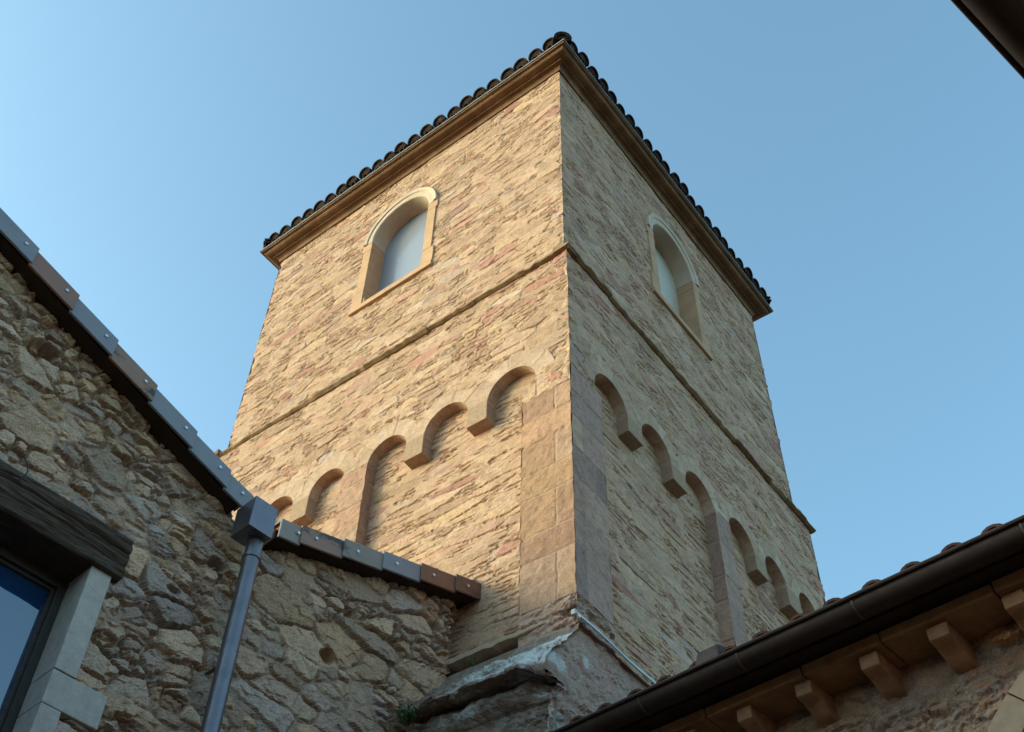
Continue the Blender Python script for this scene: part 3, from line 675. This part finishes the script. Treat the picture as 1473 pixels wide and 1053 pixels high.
for i in range(len(b1) - 1):
    up_, lo_ = b1[i], b1[i + 1] + .012
    us = lo_ - .085; verge_tile(lo_, up_, V1, VT[m1[i]], (us, V1(us) - VH * .42), {'grey': 'slate grey verge tile', 'brown': 'plain brown verge tile', 'weathered': 'brown verge tile stained black'}[m1[i]], -1)
b2 = [-1.675, -1.512, -1.165, -.82, -.475, -.135, .185]
m2 = ['taupe', 'weathered', 'grey_weathered', 'grey', 'red', 'dark_red']
l2 = {'taupe': 'short taupe verge tile beside the hopper', 'weathered': 'brown verge tile stained black', 'grey_weathered': 'grey verge tile with dark streaks', 'grey': 'clean blue grey verge tile', 'red': 'rust red verge tile', 'dark_red': 'dark reddish end verge tile against the tower'}
for i in range(6):
    lo_, hi_ = b2[i], b2[i + 1] + .012
    us = lo_ + (.12 if i else .14); verge_tile(lo_, hi_, V2, VT[m2[i]], (us, V2(us) - VH * .48), l2[m2[i]], 1)
fz = MB(); fz.prism([HP(-.03, V2(-.03) + .0, .10), HP(.10, V2(.1) + .05, .10), HP(.135, V2(.135) + .12, .0), HP(-.01, V2(0) + .02, -.04)], -N * .012); fz.build('end_flashing', M['white_flash'], house)
fz = MB(); fz.prism([HP(-.32, V2(-.32) + .012, .06), HP(-.20, V2(-.2) + .012, .06), HP(-.255, V2(-.26) + .075, .06)], -N * .3); fz.build('ridge_cap', M['tile_dark'], house)
# hopper and downpipe
hop = MB(); zt, zb_ = -4.18, -4.42
hop.prism([HP(-1.985, zb_, .10), HP(-1.985, zb_, .29), HP(-1.985, zt - .01, .30), HP(-1.985, zt - .01, .10)], E * .178)
pipe_u, pipe_o, pr_ = -1.852, .185, .052
dp = MB().tube([HP(pipe_u, -4.40, pipe_o), HP(pipe_u, -6, pipe_o), HP(pipe_u, -8, pipe_o), HP(pipe_u, GZ + .02, pipe_o)], pr_, 24).build('downpipe', M['copper_pipe'], house, smooth=True)
hop.build('hopper', M['copper_pipe'], dp, bevel=.004)
for zz in (-4.55, -7.4): MB().tube([HP(pipe_u, zz + .012, pipe_o), HP(pipe_u, zz + .008, pipe_o), HP(pipe_u, zz - .012, pipe_o), HP(pipe_u, zz - .016, pipe_o)], [pr_ + .001, pr_ + .007, pr_ + .007, pr_ + .001], 24).build('pipe_collar', M['copper_pipe'], dp, smooth=True)
for zz in (-5.3, -8.2): MB().tube([HP(pipe_u, zz, pipe_o - .02), HP(pipe_u, zz, -.03)], .012, 8).build('pipe_bracket', M['copper'], dp)
# oak lintel: rounded beam with a fissured front
nb, ns = 420, 120
uu = np.linspace(-4.30, -2.545, nb); A = np.linspace(0, 1, ns)
sec = [(-.30, -5.072), (.040, -5.070), (.052, -5.052), (.056, -4.93), (.050, -4.80), (.036, -4.778), (-.06, -4.774)]
seg_ = np.cumsum([0] + [math.hypot(sec[i + 1][0] - sec[i][0], sec[i + 1][1] - sec[i][1]) * (.25 if i == 0 else 1) for i in range(len(sec) - 1)]); seg_ = seg_ / seg_[-1]
oo = np.interp(A, seg_, [s[0] for s in sec]); zz = np.interp(A, seg_, [s[1] for s in sec])
UU, AA = np.meshgrid(uu, np.arange(ns), indexing='ij'); OO = oo[AA]; ZZ = zz[AA]
fr = sstep(OO, .0, .035)
OO = OO + fr * (.022 * fbm(UU * .6, ZZ * 5, 3.2, 4, 130, .6) + .013 * fbm(UU * 1.2, ZZ * 17, 2.5, 4, 140, .6)) - fr * sum(dd * sstep(fbm(UU, UU * 0 + zc, 2.0, 2, 190), -.25, .0) * np.exp(-((ZZ - zc - sl_ * (UU + 3.2) + .022 * fbm(UU, UU * 0 + zc, 4, 3, 150)) / ww) ** 2) for zc, sl_, ww, dd in ((-4.885, -.03, .010, .045), (-4.95, -.05, .005, .02), (-4.84, .02, .005, .02), (-5.0, .01, .004, .015), (-4.91, -.09, .004, .018)))
ZZ = ZZ + .014 * fbm(UU, OO * 3, 2.2, 3, 160) * sstep(ZZ, -5.06, -4.98) + .008 * fbm(UU, OO * 3, 4.2, 3, 170)
LP = np.array([[*HP(u, z, o)] for u, z, o in zip(UU.ravel(), ZZ.ravel(), OO.ravel())]); ix = np.arange(nb * ns).reshape(nb, ns)
q4 = np.stack([ix[:-1, :-1], ix[1:, :-1], ix[1:, 1:], ix[:-1, 1:]], -1).reshape(-1, 4).tolist() + [list(ix[-1, :]), list(ix[0, ::-1])]
me = bpy.data.meshes.new('lintel'); me.from_pydata(LP.tolist(), [], q4); me.polygons.foreach_set('use_smooth', [True] * (len(q4) - 2) + [False] * 2); me.update()
# lay grain along the beam: object axes turned with the wall
lo = bpy.data.objects.new('lintel', me); COL.objects.link(lo); me.materials.append(M['wood_dark']); lo.parent = house
rotm = Matrix.Rotation(-TH, 4, 'Z'); me.transform((Matrix.Translation(H0) @ rotm).inverted()); lo.matrix_parent_inverse = Matrix.Translation(house.location).inverted(); lo.matrix_basis = Matrix.Translation(H0) @ rotm
wr = MB(); wr.tube([HP(-3.33 + .05 * math.sin(t * 2.4) - .0 * t, -4.70 - .16 * t, .062 + .02 * math.sin(3 * t)) for t in np.linspace(0, 1, 12)], .0045, 6); wr.build('wire', M['cable'], house)
# window in the house wall: jamb stones, frame, pane
win = MB(); win.box(HP(-3.90, -6.72, -.262), E * 1.125, N * .006, (0, 0, 1.60)); wo = win.build('window', M['glass'], house)
frm = MB()
def bar(u0, u1, z0, z1, o0, o1): frm.box(HP(u0, z0, o0), E * (u1 - u0), N * (o1 - o0), (0, 0, z1 - z0))
bar(-2.78, -2.70, -6.8, -5.07, -.27, -.21); bar(-3.98, -3.90, -6.8, -5.07, -.27, -.21); bar(-3.90, -2.78, -5.135, -5.072, -.27, -.21); bar(-3.90, -2.78, -6.8, -6.72, -.27, -.21)
bar(-2.802, -2.78, -6.72, -5.135, -.268, -.235); bar(-3.90, -2.802, -5.155, -5.135, -.268, -.235)
frm.build('window_frame', M['frame_dark'], wo)
for lst, sg in ((((-2.728, -2.592, -5.738, -5.066), (-2.728, -2.392, -5.938, -5.742), (-2.728, -2.605, -6.45, -5.942), (-2.728, -2.41, -6.9, -6.454)), 1), (((-4.16, -4.02, -5.738, -5.066), (-4.36, -4.02, -5.938, -5.742), (-4.15, -4.02, -6.9, -5.942)), -1)):
    for (u0, u1, z0, z1) in lst:
        j = MB(); o1 = .018 + random.uniform(-.004, .006)
        pts = [(u0, -.30), (u1, -.30), (u1, o1), (u0 + .004, o1)]
        j.prism([HP(u, z0, o) for u, o in pts], (0, 0, z1 - z0)); j.build('jamb_stone', M['jamb'], wo, bevel=.006)
sil = MB(); sil.box(HP(-4.2, -6.98, -.3), E * 1.65, N * .34, (0, 0, .08)); sil.build('window_sill', M['jamb'], wo, bevel=.006)
# cables in the gap between the house and the tower
cb = MB()
cb.tube([Vector((-1.075, .06, -4.30)), Vector((-1.09, .02, -4.6)), Vector((-1.08, -.03, -5.1)), Vector((-1.08, -.36, -6.0)), Vector((-1.08, -.4, -8))], .011, 8)
cb.tube([Vector((-1.045, .06, -4.30)), Vector((-1.05, .02, -4.6)), Vector((-1.05, -.03, -5.1)), Vector((-1.05, -.36, -6.0)), Vector((-1.05, -.4, -8))], .008, 8); cb.build('cable', M['lead'], tower)

# ================================================================== CORBELLED HOUSE (bottom right)
T6 = R(6); D = Vector((math.cos(T6), -math.sin(T6), 0)); NN = Vector((-math.sin(T6), -math.cos(T6), 0)); Q0 = Vector((2.523, -.528, 0))
QP = lambda u, z, o=0.: Q0 + D * u + NN * o + Vector((0, 0, z))
ch = empty('corbelled_house', QP(-.5, GZ, -2.5), 'low stone house with brown gutter over carved stone corbels', 'house')
ULO, UHI = -2.75, 1.62; WO = -.52
RS = rubble(.20, .10, 180, depth=.030, prot=.016, tilt=.016, joint=.014, warp=.035, rough=.007, drop=.32, jit=.95, flush=.65, facet=.014, fs=.45, edge=.012)
AC, AZ, AR = .62, -6.68, 1.12       # the wide arch at the bottom right
relief('wall', ch, M['right'], QP(0, 0, WO), D, Z, NN, ULO, UHI, -6.9, -5.30, .010, RS, lambda U, V: ((U - AC) ** 2 + (V - AZ) ** 2 > (AR + .06) ** 2) | (V < AZ) & (np.abs(U - AC) > AR + .06), fade=0)
relief('wall', ch, M['right'], QP(0, 0, WO), D, Z, NN, ULO, UHI, GZ, -6.9, .05, RS, lambda U, V: (np.abs(U - AC) > AR + .06), fade=0)
ra = MB()
for i in range(11):
    t0, t1 = math.pi * i / 11 + .004, math.pi * (i + 1) / 11 - .004
    outer = [QP(AC + math.cos(t) * (AR + .15), AZ + math.sin(t) * (AR + .15), WO + .02) for t in np.linspace(t0, t1, 6)]; inner = [QP(AC + math.cos(t) * AR, AZ + math.sin(t) * AR, WO + .02) for t in np.linspace(t1, t0, 6)]
    ra.prism(outer + inner, -NN * .4)
for s_ in (-1, 1): ra.box(QP(AC + s_ * (AR + .075) - .075, GZ, WO - .38), D * .15, NN * .4, (0, 0, AZ - GZ))
ra.build('arch_ring', M['archstone'], ch)
dr = MB(); dr.box(QP(AC - AR - .1, GZ, WO - .42), D * (2 * AR + .2), NN * .06, (0, 0, AZ + AR - GZ)); dr.build('door', M['wood_dark'], ch)
bx = MB(); bx.prism([QP(ULO, GZ, WO - .5), QP(ULO, -5.32, WO - .5), QP(ULO, -3.9, -5.2), QP(ULO, GZ, -5.2)], D * (UHI - ULO)); bx.build('core_wall', M['plaster'], ch)
ev = MB(); cu = ULO; ecut = [-2.75, -2.2, -1.69, -1.085, -.635, -.04, .50, 1.05, 1.62]
for a, b in zip(ecut[:-1], ecut[1:]):
    dz = random.uniform(-.006, .006); do = random.uniform(-.006, .006)
    ev.prism([QP(a + .004, -5.372 + dz, WO - .1), QP(a + .004, -5.372 + dz, -.262 + do), QP(a + .004, -5.318 + dz, -.250 + do), QP(a + .004, -5.305, WO - .1)], D * (b - a - .008))
ev.build('eave_slab', M['eave'], ch, bevel=.008)
def corbel(uc, wd, dz):
    pts = [(WO - .06, -5.374), (-.300, -5.374), (-.296, -5.392), (-.296, -5.448 + dz), (-.315, -5.455 + dz)]
    for t in np.linspace(0, 1, 9): pts.append((-.33 - .17 * t ** .8, -5.457 + dz - .055 * math.sin(t * math.pi / 2) ** 1.5 - .0 * t))
    pts += [(WO - .06, -5.53 + dz)]
    m = MB(); m.prism([QP(uc - wd / 2, z, o) for o, z in pts], D * wd); m.build('corbel', M['corbel'], ch, bevel=.007)
for i, (uc, wd) in enumerate(((-2.58, .11), (-2.22, .105), (-1.84, .11), (-1.475, .11), (-1.113, .112), (-.733, .124), (-.362, .132), (.02, .13), (.39, .125), (.77, .13), (1.15, .12), (1.5, .12))):
    corbel(uc, wd * .82, random.uniform(-.008, .008))
# roof with barrel tiles
SLR = .30; rr_m = MB(); runv = (-NN + Vector((0, 0, SLR))).normalized(); upn = (Vector((0, 0, 1)) + NN * SLR).normalized()
rr_m.prism([QP(ULO, -5.245, -.20), QP(ULO, -5.225, -.20), QP(ULO, -5.27 + SLR * 5, -5.16), QP(ULO, -5.30 + SLR * 5, -5.16)], D * (UHI - ULO))
u = ULO + .1; rs = random.Random(9)
while u < UHI - .05:
    q = 0
    while q < 5:
        half_tube(rr_m, QP(u + rs.uniform(-.01, .01), -5.245, -.085) + runv * q + upn * (.014 if q else 0), (runv - upn * .03).normalized(), D, upn, .44, .084, .07, .014); q += .37
    half_tube(rr_m, QP(u + .106, -5.185, -.085), runv, D, upn, 5, .08, .08, .014, -1); u += .212
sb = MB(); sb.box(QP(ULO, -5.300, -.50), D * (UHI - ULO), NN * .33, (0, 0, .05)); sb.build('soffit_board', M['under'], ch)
rr_m.build('roof', M['tile_brown'], ch, smooth=True)
dk = MB(); dk.prism([QP(-1.58, -5.215, -.04), QP(-1.42, -5.215, -.04), QP(-1.43, -5.12, -.06), QP(-1.565, -5.12, -.06)], runv * .3); dk.build('snow_stop', M['gutter'], ch, bevel=.01)
# half round gutter
def gutter(name, P, u0, u1, o, z, r, parent, joints, seams=True):
    g = MB(); prof = []
    for t in np.linspace(0, math.pi, 15): prof.append((math.cos(t) * r, -math.sin(t) * r))
    bead = [(r + .009 + .012 * math.cos(t), .004 + .012 * math.sin(t)) for t in np.linspace(-2.2, 3.2, 9)]
    inn = [(math.cos(t) * (r - .006), -math.sin(t) * (r - .006)) for t in np.linspace(math.pi, 0, 15)]
    pf = bead[::-1] + prof + inn
    g.sweep([[P(uu_, z + zz_, o + oo_) for oo_, zz_ in pf] for uu_ in (u0, u1)], True)
    go = g.build(name, M['gutter'], parent, smooth=True)
    if joints:
        for uj in joints:
            j = MB(); j.sweep([[P(uj + d_, z - math.sin(t) * (r + k_), o + math.cos(t) * (r + k_)) for t in np.linspace(.05, math.pi - .05, 13)] for d_, k_ in ((-.006, .0005), (-.004, .003), (.004, .003), (.006, .0005))], False)
            j.build('gutter_seam', M['solder'], go, smooth=True)
    return go
gutter('gutter', QP, ULO, UHI, -.082, -5.262, .072, ch, [-1.945, -1.30, -.62, .245, .95])

# ================================================================== EAVE HOUSE (top right)
T10 = R(10.5); E2 = Vector((math.sin(T10), math.cos(T10), 0)); N2 = Vector((-math.cos(T10), math.sin(T10), 0)); K0 = Vector((3.588, -2.87, 0))
KP = lambda u, z, o=0.: K0 + E2 * u + N2 * o + Vector((0, 0, z))
eh = empty('eaves_house', KP(.5, GZ, -2.5), 'dark eave of neighbouring house cutting the top right corner', 'house')
EZ = -5.27
gutter('gutter', KP, -1.4, 2.3, -.082, EZ, .078, eh, [.335])
e2 = MB(); e2.prism([KP(-1.4, EZ - .12, -.9), KP(-1.4, EZ - .12, -.26), KP(-1.4, EZ - .06, -.25), KP(-1.4, EZ - .05, -.9)], E2 * 3.7); e2.build('eave_slab', M['eave'], eh, bevel=.008)
r2_ = MB(); runv2 = (-N2 + Vector((0, 0, SLR))).normalized(); upn2 = (Vector((0, 0, 1)) + N2 * SLR).normalized()
r2_.prism([KP(-1.4, EZ - .045, -.14), KP(-1.4, EZ - .015, -.14), KP(-1.4, EZ - .015 + SLR * 4, -4.14), KP(-1.4, EZ - .045 + SLR * 4, -4.14)], E2 * 3.7)
u = -1.3
while u < 2.25:
    half_tube(r2_, KP(u, EZ + .01, -.085), runv2, E2, upn2, 4, .08, .075, .014); u += .212
r2_.build('roof', M['tile_brown'], eh, smooth=True)
relief('wall', eh, M['right'], KP(0, 0, -.75), E2, Z, N2, -1.3, 2.3, GZ, EZ - .1, .04, RS, fade=0)
b2_ = MB(); b2_.prism([KP(-1.3, GZ, -.82), KP(-1.3, EZ - .06, -.82), KP(-1.3, EZ + .7, -4), KP(-1.3, GZ, -4)], E2 * 3.6); b2_.build('core_wall', M['plaster'], eh)

# ================================================================== unseen house added to keep sky light off the lower walls
yh = empty('added_shading_house', (5.6, -9, GZ), 'plain unseen house added behind the camera to darken the courtyard', 'house')
m = MB(); m.prism([(5.4, -11.0, GZ), (5.4, -4.0, GZ), (9.5, -4.0, GZ), (9.5, -15.0, GZ), (-7, -15, GZ), (-7, -11.0, GZ)], (0, 0, 6.1)); m.build('wall', M['plaster'], yh)
m = MB(); za = GZ + 6.1
m.add([(5.0, -10.6, za), (5.0, -4.0, za), (7.4, -4.0, za + .9), (7.4, -13.0, za + .9), (-7, -13.0, za + .9), (-7, -10.6, za), (9.8, -4, za), (9.8, -15.4, za), (-7, -15.4, za)], [(0, 1, 2, 3), (0, 3, 4, 5), (2, 6, 7, 3), (3, 7, 8, 4), (1, 6, 2), (5, 4, 8), (0, 5, 8, 7, 6, 1)]); m.build('roof', M['tile_red'], yh)

# ================================================================== small plants
def plant(name, c, rad, nleaf, size, label, seed):
    rs = random.Random(seed); m = MB()
    for i in range(nleaf):
        d = Vector((rs.gauss(0, 1), rs.gauss(0, 1), rs.gauss(0, .8))).normalized(); p = c + d * rad * rs.uniform(.2, 1)
        a = Vector((rs.gauss(0, 1), rs.gauss(0, 1), rs.gauss(0, 1))).normalized(); b = a.cross(d).normalized(); s_ = size * rs.uniform(.5, 1.2)
        m.add([p - a * s_, p + b * s_ * .45, p + a * s_, p - b * s_ * .45], [(0, 1, 2, 3)])
        if i % 6 == 0: m.tube([c, (c + p) / 2 + Vector((0, 0, .01)), p], .002, 4)
    o = m.build(name, M['leaf'], recalc=False); tag(o, label, 'plant')
plant('wall_plant', Vector((-.97, -.50, -4.93)), .085, 220, .016, 'green weed hanging below the broken lichen cornice at the wall foot', 5)
plant('wall_plant', Vector((-.80, -.10, -4.36)), .05, 90, .010, 'tiny moss tuft growing under the stone fillet', 6)
